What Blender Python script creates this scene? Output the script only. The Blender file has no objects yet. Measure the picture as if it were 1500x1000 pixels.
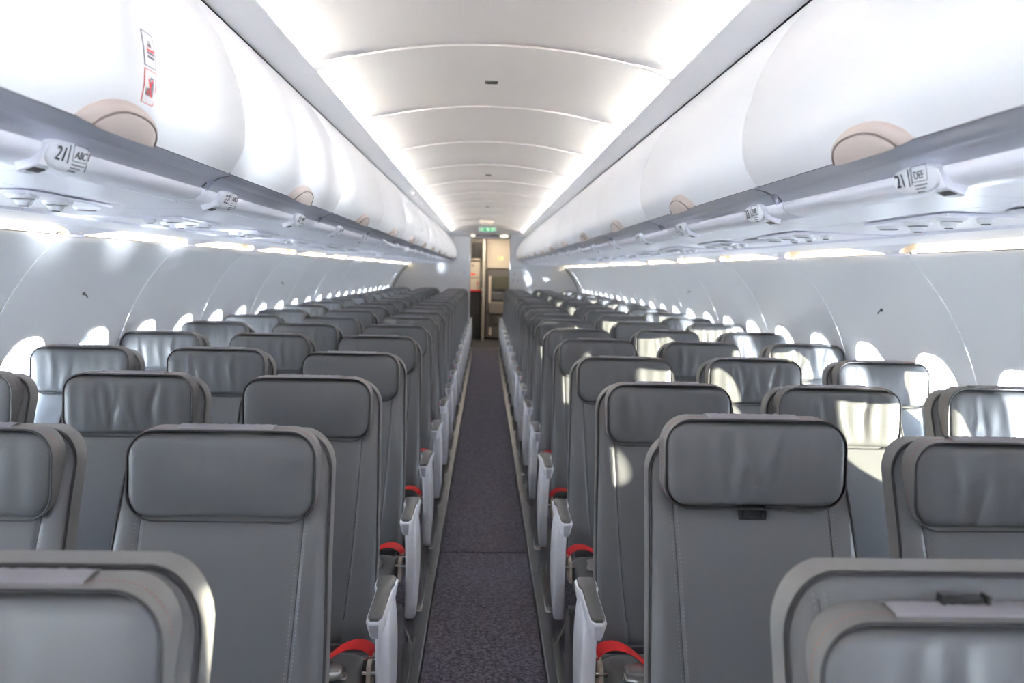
import bpy, math, random
from mathutils import Vector, Matrix
random.seed(7)
C = bpy.context.scene.collection
sc = bpy.context.scene
PI = math.pi

# ------------------------------------------------------------------ camera
F = 1171.0                       # focal length in pixels of the 1500 px wide frame
cam_d = bpy.data.cameras.new('camera'); cam = bpy.data.objects.new('camera', cam_d); C.objects.link(cam)
cam_d.sensor_width = 36; cam_d.lens = F/1500*36; cam_d.clip_start = .02; cam_d.clip_end = 2000
v1 = Vector((-39, 103.5, -F)).normalized()            # where the aisle runs to, in camera axes
hx = Vector((math.cos(math.radians(1.26)), -math.sin(math.radians(1.26)), 0))
hx = (hx - v1*hx.dot(v1)).normalized()                # world X in camera axes (slight roll)
up = hx.cross(v1)
cam.matrix_world = Matrix.Translation((-.02, 0, 1.45)) @ Matrix((hx, v1, up)).to_4x4()
cam_d.dof.use_dof = True; cam_d.dof.focus_distance = 2.0; cam_d.dof.aperture_fstop = 4.0
sc.camera = cam
sc.cycles.max_bounces = 14; sc.cycles.diffuse_bounces = 9
# ------------------------------------------------------------------ exposure, sky, sun
vs = sc.view_settings
vs.view_transform = 'Standard'; vs.look = 'None'; vs.gamma = 1; vs.use_curve_mapping = False
vs.exposure = 1.70
SKY = 12.0; SUN = 15.0; BOUNCE = 5.5; COVE = 64.0; SIDE = 2.6
w = bpy.data.worlds.new('sky'); sc.world = w; w.use_nodes = True
nt = w.node_tree; bg = nt.nodes['Background']
tc = nt.nodes.new('ShaderNodeTexCoord'); sx = nt.nodes.new('ShaderNodeSeparateXYZ'); cr = nt.nodes.new('ShaderNodeValToRGB')
nt.links.new(tc.outputs['Generated'], sx.inputs[0]); nt.links.new(sx.outputs['Z'], cr.inputs[0]); nt.links.new(cr.outputs[0], bg.inputs[0])
cr.color_ramp.elements[0].position = 0; cr.color_ramp.elements[0].color = (.87, .94, 1, 1)
cr.color_ramp.elements[1].position = .6; cr.color_ramp.elements[1].color = (.60, .76, 1, 1)
bg.inputs[1].default_value = SKY
def sun(name, d, e, col, ang):
    l = bpy.data.lights.new(name, 'SUN'); l.energy = e; l.color = col; l.angle = math.radians(ang)
    o = bpy.data.objects.new(name, l); C.objects.link(o)
    o.rotation_euler = Vector(d).to_track_quat('-Z', 'Y').to_euler(); return o
sun('low_sun', (-.894, .447, -.008), SUN, (1, .92, .70), .6)
sun('wing_reflection', (-.60, .80, .212), BOUNCE, (.93, .97, 1), 3.5)
sun('apron_reflection', (-.60, .80, .11), BOUNCE*.6, (.93, .97, 1), 1.5)      # sunlight thrown up by the wing

# ------------------------------------------------------------------ materials
def mat(name, col, rough=.5, metal=0, bump=0, bscale=200, var=0, emit=None, es=0, spec=.5, coat=0, bdist=.001):
    m = bpy.data.materials.new(name); m.use_nodes = True
    n = m.node_tree.nodes; L = m.node_tree.links; p = n['Principled BSDF']
    p.inputs['Base Color'].default_value = (*col, 1); p.inputs['Roughness'].default_value = rough
    p.inputs['Metallic'].default_value = metal; p.inputs['Specular IOR Level'].default_value = spec
    p.inputs['Coat Weight'].default_value = coat
    t = n.new('ShaderNodeTexCoord')
    if bump:
        ns = n.new('ShaderNodeTexNoise'); ns.inputs['Scale'].default_value = bscale; ns.inputs['Detail'].default_value = 3
        b = n.new('ShaderNodeBump'); b.inputs['Strength'].default_value = bump; b.inputs['Distance'].default_value = bdist
        L.new(t.outputs['Object'], ns.inputs['Vector']); L.new(ns.outputs['Fac'], b.inputs['Height']); L.new(b.outputs[0], p.inputs['Normal'])
    if var:
        n2 = n.new('ShaderNodeTexNoise'); n2.inputs['Scale'].default_value = 3; n2.inputs['Detail'].default_value = 4
        r = n.new('ShaderNodeMapRange'); r.inputs['To Min'].default_value = 1-var; r.inputs['To Max'].default_value = 1+var
        mx = n.new('ShaderNodeVectorMath'); mx.operation = 'SCALE'; mx.inputs[0].default_value = col
        L.new(t.outputs['Object'], n2.inputs['Vector']); L.new(n2.outputs['Fac'], r.inputs['Value']); L.new(r.outputs[0], mx.inputs['Scale'])
        L.new(mx.outputs[0], p.inputs['Base Color'])
    if emit:
        p.inputs['Emission Color'].default_value = (*emit, 1); p.inputs['Emission Strength'].default_value = es
    return m
WHITE = (.86, .86, .88)
m_ceil = mat('ceiling_plastic', (.74, .72, .735), .45, var=.01)
m_side = mat('ceiling_side', (.72, .71, .73), .4)
m_wall = mat('sidewall_plastic', (.90, .91, .935), .38, var=.01)
m_bin = mat('bin_plastic', (.88, .885, .91), .30, bump=.05, bscale=500)
m_rail = mat('rail_metal', (.60, .61, .70), .28, metal=.4, bump=.03, bscale=300)
m_psu = mat('service_plastic', (.83, .83, .91), .28)
m_trimw = mat('white_plastic', (.84, .85, .90), .3)
m_dark = mat('dark_plastic', (.02, .02, .022), .4)
m_dgrey = mat('dark_grey_plastic', (.09, .09, .10), .35)
m_latch = mat('latch_beige', (.62, .52, .48), .38, bump=.1, bscale=400)
m_lglow = mat('cove_lamp', (1, 1, 1), .5, emit=(1, .93, .77), es=COVE)
m_sglow = mat('sidewall_lamp', (1, 1, 1), .5, emit=(1, .86, .60), es=SIDE)
m_cove = mat('cove_cream', (.86, .78, .64), .5)
m_leather = mat('grey_leather', (.121, .125, .131), .38, bump=.35, bscale=420, var=.05, spec=.6)
m_leath_lit = mat('grey_leather_lit_edge', (.19, .185, .182), .42, bump=.35, bscale=420, spec=.6)  # same seat leather, lightened to paint in the light its edges catch
m_pipe = mat('dark_piping', (.035, .035, .04), .5)
m_thread = mat('grey_thread', (.34, .34, .36), .7)
m_red_th = mat('red_thread', (.45, .10, .08), .6)
m_velcro = mat('velcro_cloth', (.42, .41, .45), .95, bump=1, bscale=900, bdist=.003)
m_pad = mat('armrest_pad', (.13, .13, .13), .3, bump=.1, bscale=300)
m_belt = mat('red_webbing', (.75, .012, .012), .5, bump=.3, bscale=900)
m_buckle = mat('buckle_metal', (.62, .62, .62), .28, metal=.8)
m_steel = mat('steel', (.55, .54, .52), .25, metal=.9)
m_beige = mat('beige_plastic', (.62, .52, .42), .45)
m_track = mat('track_cover', (.045, .048, .062), .3, bump=.1, bscale=60)
m_bulk = mat('bulkhead_panel', (.84, .86, .90), .45)
m_glass = bpy.data.materials.new('window_pane'); m_glass.use_nodes = True
n = m_glass.node_tree.nodes; n.clear(); L = m_glass.node_tree.links
o_ = n.new('ShaderNodeOutputMaterial'); mi = n.new('ShaderNodeMixShader'); tr = n.new('ShaderNodeBsdfTransparent'); gl = n.new('ShaderNodeBsdfGlossy')
tr.inputs[0].default_value = (.95, .98, 1, 1); gl.inputs['Roughness'].default_value = .05; mi.inputs[0].default_value = .05
L.new(tr.outputs[0], mi.inputs[1]); L.new(gl.outputs[0], mi.inputs[2]); L.new(mi.outputs[0], o_.inputs[0])
# carpet: woven flecks
m_carpet = bpy.data.materials.new('carpet'); m_carpet.use_nodes = True
n = m_carpet.node_tree.nodes; L = m_carpet.node_tree.links; p = n['Principled BSDF']; p.inputs['Roughness'].default_value = .95
t = n.new('ShaderNodeTexCoord'); mp = n.new('ShaderNodeMapping'); mp.inputs['Scale'].default_value = (170, 260, 100)
vo = n.new('ShaderNodeTexVoronoi'); vo.inputs['Scale'].default_value = 1
ns = n.new('ShaderNodeTexNoise'); ns.inputs['Scale'].default_value = .55; ns.inputs['Detail'].default_value = 2
r = n.new('ShaderNodeValToRGB'); r.color_ramp.elements[0].position = .35; r.color_ramp.elements[0].color = (.034, .029, .04, 1)
r.color_ramp.elements[1].position = .68; r.color_ramp.elements[1].color = (.19, .168, .21, 1)
b = n.new('ShaderNodeBump'); b.inputs['Strength'].default_value = .7; b.inputs['Distance'].default_value = .003
L.new(t.outputs['Object'], mp.inputs[0]); L.new(mp.outputs[0], vo.inputs['Vector']); L.new(mp.outputs[0], ns.inputs['Vector'])
L.new(ns.outputs['Fac'], r.inputs[0]); L.new(r.outputs[0], p.inputs['Base Color']); L.new(vo.outputs['Distance'], b.inputs['Height']); L.new(b.outputs[0], p.inputs['Normal'])

# ------------------------------------------------------------------ mesh helpers
class MB:
    def __init__(s): s.v = []; s.f = []; s.m = []
    def grid(s, rows, closed=False, mi=0, flip=False):
        b0 = len(s.v); nr = len(rows); nc = len(rows[0])
        for r_ in rows: s.v += [tuple(q) for q in r_]
        for i in range(nr-1):
            for j in range(nc if closed else nc-1):
                k = (j+1) % nc
                q = (b0+i*nc+j, b0+i*nc+k, b0+(i+1)*nc+k, b0+(i+1)*nc+j)
                s.f.append(q[::-1] if flip else q); s.m.append(mi)
        return b0
    def cap(s, ring, mi=0, flip=False):
        b0 = len(s.v); s.v += [tuple(q) for q in ring]; q = tuple(range(b0, b0+len(ring)))
        s.f.append(q[::-1] if flip else q); s.m.append(mi)
    def box(s, x0, x1, y0, y1, z0, z1, mi=0, bev=0):
        if bev:
            bev = min(bev, (x1-x0)*.45, (y1-y0)*.45, (z1-z0)*.45)
            def rect(b_, z):
                return [(x0+b_, y0+bev, z), (x0+bev, y0+b_, z), (x1-bev, y0+b_, z), (x1-b_, y0+bev, z),
                        (x1-b_, y1-bev, z), (x1-bev, y1-b_, z), (x0+bev, y1-b_, z), (x0+b_, y1-bev, z)]
            def rin(z): return [(x0+bev, y0+bev, z), (x0+bev, y0+bev, z), (x1-bev, y0+bev, z), (x1-bev, y0+bev, z),
                        (x1-bev, y1-bev, z), (x1-bev, y1-bev, z), (x0+bev, y1-bev, z), (x0+bev, y1-bev, z)]
            rows = [rin(z0), rect(0, z0+bev), rect(0, z1-bev), rin(z1)]
            s.grid(rows, True, mi)
            for z, fl in ((z0, True), (z1, False)):
                s.cap([(x0+bev, y0+bev, z), (x1-bev, y0+bev, z), (x1-bev, y1-bev, z), (x0+bev, y1-bev, z)], mi, fl)
            return
        s.grid([[(x0, y0, z0), (x1, y0, z0), (x1, y1, z0), (x0, y1, z0)], [(x0, y0, z1), (x1, y0, z1), (x1, y1, z1), (x0, y1, z1)]], True, mi)
        s.cap([(x0, y0, z0), (x1, y0, z0), (x1, y1, z0), (x0, y1, z0)], mi, True)
        s.cap([(x0, y0, z1), (x1, y0, z1), (x1, y1, z1), (x0, y1, z1)], mi)
    def tube(s, pts, r_, n_=8, closed=False, mi=0):
        pts = [Vector(q) for q in pts]; N = len(pts); rows = []; prev = None
        for i, q in enumerate(pts):
            a = pts[(i-1) % N] if (closed or i > 0) else q; c = pts[(i+1) % N] if (closed or i < N-1) else q
            d = (c-a).normalized()
            ref = prev if prev else (Vector((0, 0, 1)) if abs(d.z) < .9 else Vector((1, 0, 0)))
            u = (ref - d*ref.dot(d)).normalized(); prev = u; v_ = d.cross(u)
            rows.append([q + (u*math.cos(2*PI*k/n_) + v_*math.sin(2*PI*k/n_))*r_ for k in range(n_)])
        if closed: rows.append(rows[0])
        s.grid(rows, True, mi)
        if not closed: s.cap(rows[0], mi, True); s.cap(rows[-1], mi)
    def prism(s, poly, axis, a0, a1, mi=0, bev=0):
        """poly of 2D points extruded along axis ('x': poly=(y,z); 'y': poly=(x,z); 'z': poly=(x,y))"""
        def P(q, a): return {'x': (a, q[0], q[1]), 'y': (q[0], a, q[1]), 'z': (q[0], q[1], a)}[axis]
        cx = sum(q[0] for q in poly)/len(poly); cy = sum(q[1] for q in poly)/len(poly)
        def sh(e):
            out = []; N = len(poly)
            for i in range(N):
                a, q, c = Vector(poly[i-1]), Vector(poly[i]), Vector(poly[(i+1) % N])
                t1 = (q-a).normalized(); t2 = (c-q).normalized(); nn = Vector((-(t1+t2).y, (t1+t2).x))
                if nn.length < 1e-6: nn = Vector((-t1.y, t1.x))
                nn.normalize()
                if nn.dot(Vector((cx, cy))-q) < 0 and e: nn = nn if area > 0 else -nn
                out.append(tuple(q + (nn if area > 0 else -nn)*e) if e else tuple(q))
            return out
        area = sum(poly[i-1][0]*poly[i][1]-poly[i][0]*poly[i-1][1] for i in range(len(poly)))
        rings = [(bev, a0), (bev*.3, a0+bev*.3), (0, a0+bev), (0, a1-bev), (bev*.3, a1-bev*.3), (bev, a1)] if bev else [(0, a0), (0, a1)]
        rows = [[P(q, a) for q in sh(e)] for e, a in rings]
        s.grid(rows, True, mi); s.cap(rows[0], mi, True); s.cap(rows[-1], mi)
    def disc(s, c, nrm, r_, h, n_=20, mi=0, r2=None):
        c = Vector(c); d = Vector(nrm).normalized(); ref = Vector((0, 1, 0)) if abs(d.y) < .9 else Vector((1, 0, 0))
        u = (ref-d*ref.dot(d)).normalized(); v_ = d.cross(u); r2 = r_ if r2 is None else r2
        ring = lambda rr, hh: [c+d*hh+(u*math.cos(2*PI*k/n_)+v_*math.sin(2*PI*k/n_))*rr for k in range(n_)]
        rows = [ring(r_, 0), ring(r2, h)]
        s.grid(rows, True, mi); s.cap(rows[0], mi, True); s.cap(rows[1], mi)
    def mesh(s, name, mats, smooth=True, ang=40):
        me = bpy.data.meshes.new(name); me.from_pydata(s.v, [], s.f)
        for m_ in (mats if isinstance(mats, (list, tuple)) else [mats]): me.materials.append(m_)
        me.polygons.foreach_set('material_index', s.m)
        me.validate(); me.update()
        import bmesh
        bm = bmesh.new(); bm.from_mesh(me); bmesh.ops.remove_doubles(bm, verts=bm.verts, dist=1e-5)
        bmesh.ops.recalc_face_normals(bm, faces=bm.faces); bm.to_mesh(me); bm.free()
        if smooth:
            me.polygons.foreach_set('use_smooth', [True]*len(me.polygons)); me.set_sharp_from_angle(angle=math.radians(ang))
        return me
    def obj(s, name, mats, parent=None, loc=(0, 0, 0), smooth=True, ang=40):
        return link(name, s.mesh(name, mats, smooth, ang), parent, loc)
def link(name, me, parent=None, loc=(0, 0, 0)):
    o = bpy.data.objects.new(name, me); C.objects.link(o); o.location = loc
    if parent: o.parent = parent
    return o
def tag(o, label=None, cat=None, group=None, kind=None):
    if label: o['label'] = label
    if cat: o['category'] = cat
    if group: o['group'] = group
    if kind: o['kind'] = kind
    return o
def thing(name, label, cat, loc=(0, 0, 0), group=None):
    return tag(link(name, None, None, loc), label, cat, group)
def struct(name, loc=(0, 0, 0)): return tag(link(name, None, None, loc), kind='structure')
def copy_tree(o, parent=None):
    c = o.copy(); C.objects.link(c); c.parent = parent
    for ch in o.children: copy_tree(ch, c)
    return c

class Prof:
    """smooth open profile through (x,z) points; at(s) -> point, tangent, normal pointing to the left of travel"""
    def __init__(s, pts, sub=6, smooth=True):
        P = [Vector(q) for q in pts]; out = []
        if smooth:
            for i in range(len(P)-1):
                p0 = P[i-1] if i else P[0]*2-P[1]; p1 = P[i]; p2 = P[i+1]; p3 = P[i+2] if i+2 < len(P) else P[-1]*2-P[-2]
                for k in range(sub):
                    t_ = k/sub
                    out.append(.5*((2*p1)+(p2-p0)*t_+(2*p0-5*p1+4*p2-p3)*t_*t_+(3*p1-p0-3*p2+p3)*t_**3))
            out.append(P[-1])
        else: out = P
        s.p = out; s.l = [0]
        for a, c in zip(out, out[1:]): s.l.append(s.l[-1]+(c-a).length)
        s.len = s.l[-1]
    def at(s, a):
        a = max(0, min(s.len, a)); i = 0
        while i < len(s.l)-2 and s.l[i+1] < a: i += 1
        u = (a-s.l[i])/max(1e-9, s.l[i+1]-s.l[i]); q = s.p[i].lerp(s.p[i+1], u)
        a0 = s.p[max(0, i-1)] if u < .5 else s.p[i]; a1 = s.p[i+1] if u < .5 else s.p[min(len(s.p)-1, i+2)]
        t_ = (a1-a0).normalized(); return q, t_, Vector((-t_.y, t_.x))
    def s_at_z(s, z):
        best = min(range(len(s.p)), key=lambda i: abs(s.p[i].y-z)); return s.l[best]

Y0, Y1 = -9.983, 15.2
JW = 2.82; PW = 1.067            # sidewall joints
JC = 2.92                        # ceiling joints
BIN0 = .634; BW = 1.216          # first bin start, bin length
ROWS = list(range(-1, 18)); PITCH = .762; R0 = 1.574
ORD = ['first', 'second', 'third', 'fourth', 'fifth', 'sixth', 'seventh', 'eighth', 'ninth', 'tenth', 'eleventh', 'twelfth', 'thirteenth', 'fourteenth',
       'fifteenth', 'sixteenth', 'seventeenth', 'eighteenth', 'nineteenth', 'twentieth', 'twenty-first', 'twenty-second']

# ------------------------------------------------------------------ floor
fl = MB(); fl.box(-1.68, 1.68, Y0, 17.6, -.06, 0)
floor = tag(fl.obj('floor', mat('floor_dark', (.03, .028, .032), .8)), kind='structure')
# carpet runners and track covers lie on the floor
k = 0
for ya, yb in ((-9.9, 4.0), (4.006, 9.2), (9.206, 14.9)):
    cm = MB(); cm.box(-.222, .222, ya, yb, 0, .008)
    cm.obj('aisle_carpet', m_carpet, floor)
for s in (-1, 1):
    cm = MB(); a, c = sorted((s*.325, s*1.66)); cm.box(a, c, Y0+.02, 15.1, 0, .007)
    cm.obj('side_carpet', m_carpet, floor)
    tm = MB()
    for i in range(13):
        ya = -3.4+i*1.42
        poly = [(s*.224, 0), (s*.228, .012), (s*.262, .018), (s*.30, .018), (s*.322, .010), (s*.324, 0)]
        tm = MB(); tm.prism(poly if s > 0 else poly[::-1], 'y', ya, ya+1.415)
        tm.obj('track_cover', m_track, floor)
    tm = MB(); a, c = sorted((s*.228, s*.2335)); tm.box(a, c, -3.4, 15.0, .012, .0165); tm.obj('floor_light_strip', mat('photolum', (.22, .23, .26), .3), floor)

# ------------------------------------------------------------------ sidewalls with windows
wp = Prof([(1.478, 1.541), (1.49, 1.5275), (1.53, 1.488), (1.58, 1.435), (1.66, 1.325), (1.735, 1.18), (1.79, 1.02), (1.82, .85), (1.82, .6), (1.765, .3), (1.66, 0)])
SW = wp.s_at_z(.975)             # window centre along the profile
HA, HB = .158, .212              # bezel half width / half height
def wall_pt(y, a, d, s):         # d > 0 goes outward
    q, t_, nn = wp.at(a); out = nn if nn.x > 0 else -nn
    return (s*(q.x+out.x*d), y, q.y+out.y*d)
def sup(a, b_, th, n_=2.6):
    c, s_ = math.cos(th), math.sin(th)
    return a*math.copysign(abs(c)**(2/n_), c), b_*math.copysign(abs(s_)**(2/n_), s_)
NR = 48
def wall_panel(s):
    m = MB(); G = .0025
    for wc in (PW*.25, PW*.75):
        y0, y1 = (G, PW/2) if wc < .5 else (PW/2, PW-G)
        rows = []
        for f in (0, .35, .7, .93, 1):
            ring = []
            for k in range(NR):
                th = 2*PI*k/NR; ey, ea = sup(HA, HB, th)
                sc_ = .26675/max(abs(math.cos(th)), abs(math.sin(th)))
                ry, ra = math.cos(th)*sc_, math.sin(th)*sc_
                yy = wc+ry*(1-f)+ey*f; yy = min(max(yy, y0), y1)
                ring.append(wall_pt(yy, SW+ra*(1-f)+ea*f, -.0035*max(0, (f-.9)/.1), s))
            rows.append(ring)
        m.grid(rows, True)
    for a0, a1, nn_ in ((0, SW-.2667, 10), (SW+.2667, wp.len, 14)):
        rows = [[wall_pt(y, a0+(a1-a0)*i/nn_, 0, s) for y in (G, PW/2, PW-G)] for i in range(nn_+1)]
        m.grid(rows)
    # turned back edges at the joint
    for y in (G, PW-G):
        m.grid([[wall_pt(y, wp.len*i/40, 0, s) for i in range(41)], [wall_pt(y, wp.len*i/40, .03, s) for i in range(41)]])
    return m.mesh('sidewall_panel', m_wall)
def window_frame(s):
    m = MB(); rows = []
    for f, d in ((0, -.0035), (.04, -.0065), (.09, -.005), (.14, .003), (.25, .016), (.45, .034), (.65, .050), (.85, .062), (1, .068), (1.02, .078)):
        ring = []
        for k in range(NR):
            th = 2*PI*k/NR+1e-4
            ey, ea = sup(HA, HB, th); gy, ga = sup(.100, .142, th, 3)
            ring.append(wall_pt(ey*(1-f)+gy*f, SW+ea*(1-f)+ga*f, d, s))
        rows.append(ring)
    m.grid(rows, True); return m.mesh('window_frame', m_wall)
def pane_mesh(s):
    m = MB(); m.cap([wall_pt(sup(.102, .144, 2*PI*k/NR, 3)[0], SW+sup(.102, .144, 2*PI*k/NR, 3)[1], .076, s) for k in range(NR)])
    return m.mesh('pane', m_glass, False)
def shade_mesh(s):               # shade pushed up, its grip just showing under the top of the opening
    m = MB(); rows = []
    for i, (a, d) in enumerate(((-.138, .070), (-.118, .066), (-.106, .060), (-.100, .064), (-.106, .072))):
        wv = .090-.02*i/4
        rows.append([wall_pt(wv*(j/6-1), SW+a+.010*(abs(j/6-1)**3)*(-1), d, s) for j in range(13)])
    m.grid(rows); return m.mesh('window_shade', m_trimw)
wn = 0
for s, side in ((-1, 'left'), (1, 'right')):
    wall = struct('wall_'+side)
    pm, fm, gm, hm = wall_panel(s), window_frame(s), pane_mesh(s), shade_mesh(s)
    kk = 0; y = Y0
    # dark backing behind the joints
    bk = MB(); bk.grid([[wall_pt(yy, wp.len*i/30, .032, s) for yy in (Y0, Y1)] for i in range(8)]); 0 and bk.obj('joint_backing', m_dgrey, wall)
    bk = MB()
    for kq in range(0, 25):
        yj = JW+(kq-12)*PW
        bk.grid([[wall_pt(yj+dy, wp.len*i/40, .012, s) for dy in (-.012, .012)] for i in range(41)])
    bk.obj('joint_seal', m_dgrey, wall)
    while y < Y1-.05:
        if y+PW <= Y1+.1:
            o = link('panel', pm, wall, (0, y, 0))
            for wc in (.25, .75):
                yy = y+wc*PW
                if yy > Y1-.1: continue
                wn += 1; W = struct('window_%d' % wn, (0, yy, 0))
                link('window_frame', fm, W); link('pane', gm, W)
                if s > 0 and abs(yy-.953) < .1:          # closed shade added out of view, keeps sun off a near aisle seat
                    m = MB(); m.cap([wall_pt(sup(.112, .155, 2*PI*k/NR, 3)[0], SW+sup(.112, .155, 2*PI*k/NR, 3)[1], .066, s) for k in range(NR)])
                    m.obj('window_shade', m_trimw, W, smooth=False)
                else: h = link('window_shade', hm, W)
        else:
            m = MB(); m.grid([[wall_pt(yy, wp.len*i/30, 0, s) for yy in (y+.002, Y1)] for i in range(31)])
            m.obj('panel', m_wall, wall)
        y += PW
    # coat hooks on the sidewall
    for n_, yy in enumerate((3.32, 6.5)):
        q = wall_pt(yy+.0, wp.s_at_z(1.33), -.004, s)
        hk = MB(); hk.disc(q, (-s*.8, 0, -.5), .007, .006, 12)
        hk.tube([(q[0], q[1], q[2]), (q[0]-s*.012, q[1], q[2]-.008), (q[0]-s*.017, q[1], q[2]-.018)], .003, 6)
        tag(hk.obj('coat_hook', m_dgrey), 'tiny dark coat hook on the %s sidewall, %s from the camera' % (side, ('nearer', 'farther')[n_]), 'hook', 'sidewall coat hooks')

# ------------------------------------------------------------------ overhead profiles (right side positive)
door = Prof([(.735, 2.098), (.72, 2.086), (.687, 2.05), (.654, 2.008), (.617, 1.948), (.589, 1.886), (.568, 1.815), (.562, 1.765), (.566, 1.715), (.582, 1.68), (.60, 1.655)])
rail = Prof([(.598, 1.653), (.606, 1.650), (.624, 1.645), (.634, 1.639), (.637, 1.6405), (.650, 1.636), (.660, 1.628), (.664, 1.622)], 3)
nose = Prof([(.667, 1.628), (.664, 1.618), (.668, 1.606), (.680, 1.597), (.700, 1.592), (.716, 1.5905), (.7162, 1.5925), (.7188, 1.5925), (.719, 1.590)], 3, False)
psu = [(.719, 1.590), (.80, 1.5875), (.878, 1.586), (.8785, 1.5885), (.8815, 1.5885), (.882, 1.586), (1.16, 1.580), (1.1605, 1.586), (1.172, 1.586), (1.1725, 1.5725),
       (1.32, 1.565), (1.36, 1.568), (1.365, 1.580), (1.365, 1.70)]
def extr(prof, s, y0, y1, ny=1, ends=0.0):
    pts = prof.p if isinstance(prof, Prof) else [Vector(q) for q in prof]
    m = MB(); m.grid([[(s*q.x, y0+(y1-y0)*j/ny, q.y) for q in pts] for j in range(ny+1)])
    return m
def closed_strip(prof, s, y0, y1, th, depth=.02, rnd=.006):
    """extruded skin with rounded ends that turn back by depth away from the cabin axis (outward normal)"""
    m = MB(); L_ = prof.len; N = len(prof.p)*1; rows = []
    for y, d in ((y0, depth), (y0, rnd*.8), (y0+rnd*.3, rnd*.25), (y0+rnd, 0), ((y0+y1)/2, 0), (y1-rnd, 0), (y1-rnd*.3, rnd*.25), (y1, rnd*.8), (y1, depth)):
        row = []
        for i in range(N):
            q, t_, nn = prof.at(prof.l[i]); o = nn if nn.dot(Vector((1, .55))) > 0 else -nn
            row.append((s*(q.x+o.x*d), y, q.y+o.y*d))
        rows.append(row)
    m.grid(rows); return m
def door_pt(y, a, d, s):         # d > 0 stands proud of the door into the aisle
    q, t_, nn = door.at(a); o = nn if nn.x < 0 or (abs(nn.x) < .3 and nn.y < 0) else -nn
    return (s*(q.x+o.x*d), y, q.y+o.y*d)

latchL = {}
def latch_mesh(s):
    a1 = door.len; m = MB()
    W_ = .132
    def edge(u, k): return k*(1-abs(u)**2.3)**.62
    def fc(u, t_, k, d0):        # u along y, t_ 0 bottom..1 top
        a = a1+.004-edge(u, k)*t_; return a
    rows = []
    for t_, d in ((0, .016), (.3, .017), (.62, .015), (.84, .011), (.93, .007), (1, 0)):
        rows.append([door_pt(W_*u, a1-.0005-edge(u, .050)*t_ if True else 0, d*(1-abs(u)**6), s) for u in [(-1+2*i/28) for i in range(29)]])
    m.grid(rows); 
    rows = [[door_pt(W_*u, a1-.0005, d*(1-abs(u)**6), s) for u in [(-1+2*i/28) for i in range(29)]] for d in (0, .016)]
    m.grid(rows)
    # raised inner paddle separated by a fine groove
    m2 = MB(); rows = []
    for t_, d in ((-.12, .019), (.0, .0205), (.4, .0215), (.85, .0195), (.97, .018), (1, .014)):
        rows.append([door_pt((.104)*u, a1-.0005-edge(u, .037)*t_, d*(1-.25*abs(u)**6), s) for u in [(-1+2*i/24)*.995 for i in range(25)]])
    m2.grid(rows)
    m3 = MB(); m3.tube([door_pt(.106*u, a1-.0005-edge(u, .0385), .0165, s) for u in [(-1+2*i/30)*.995 for i in range(31)]], .0016, 6)
    return m.mesh('latch', m_latch), m2.mesh('latch_paddle', m_latch), m3.mesh('latch_seam', mat('latch_groove', (.24, .19, .17), .5))

def flat_text(body, size, name, m_, parent, mw):
    cu = bpy.data.curves.new(name, 'FONT'); cu.body = body; cu.size = size; cu.align_x = 'CENTER'; cu.align_y = 'CENTER'; cu.extrude = .0002
    cu.materials.append(m_); o = bpy.data.objects.new(name, cu); C.objects.link(o)
    dg = bpy.context.evaluated_depsgraph_get(); me = bpy.data.meshes.new_from_object(o.evaluated_get(dg)); bpy.data.objects.remove(o)
    me.materials.clear(); me.materials.append(m_); o = link(name, me, parent); o.matrix_local = mw; return o

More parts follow.
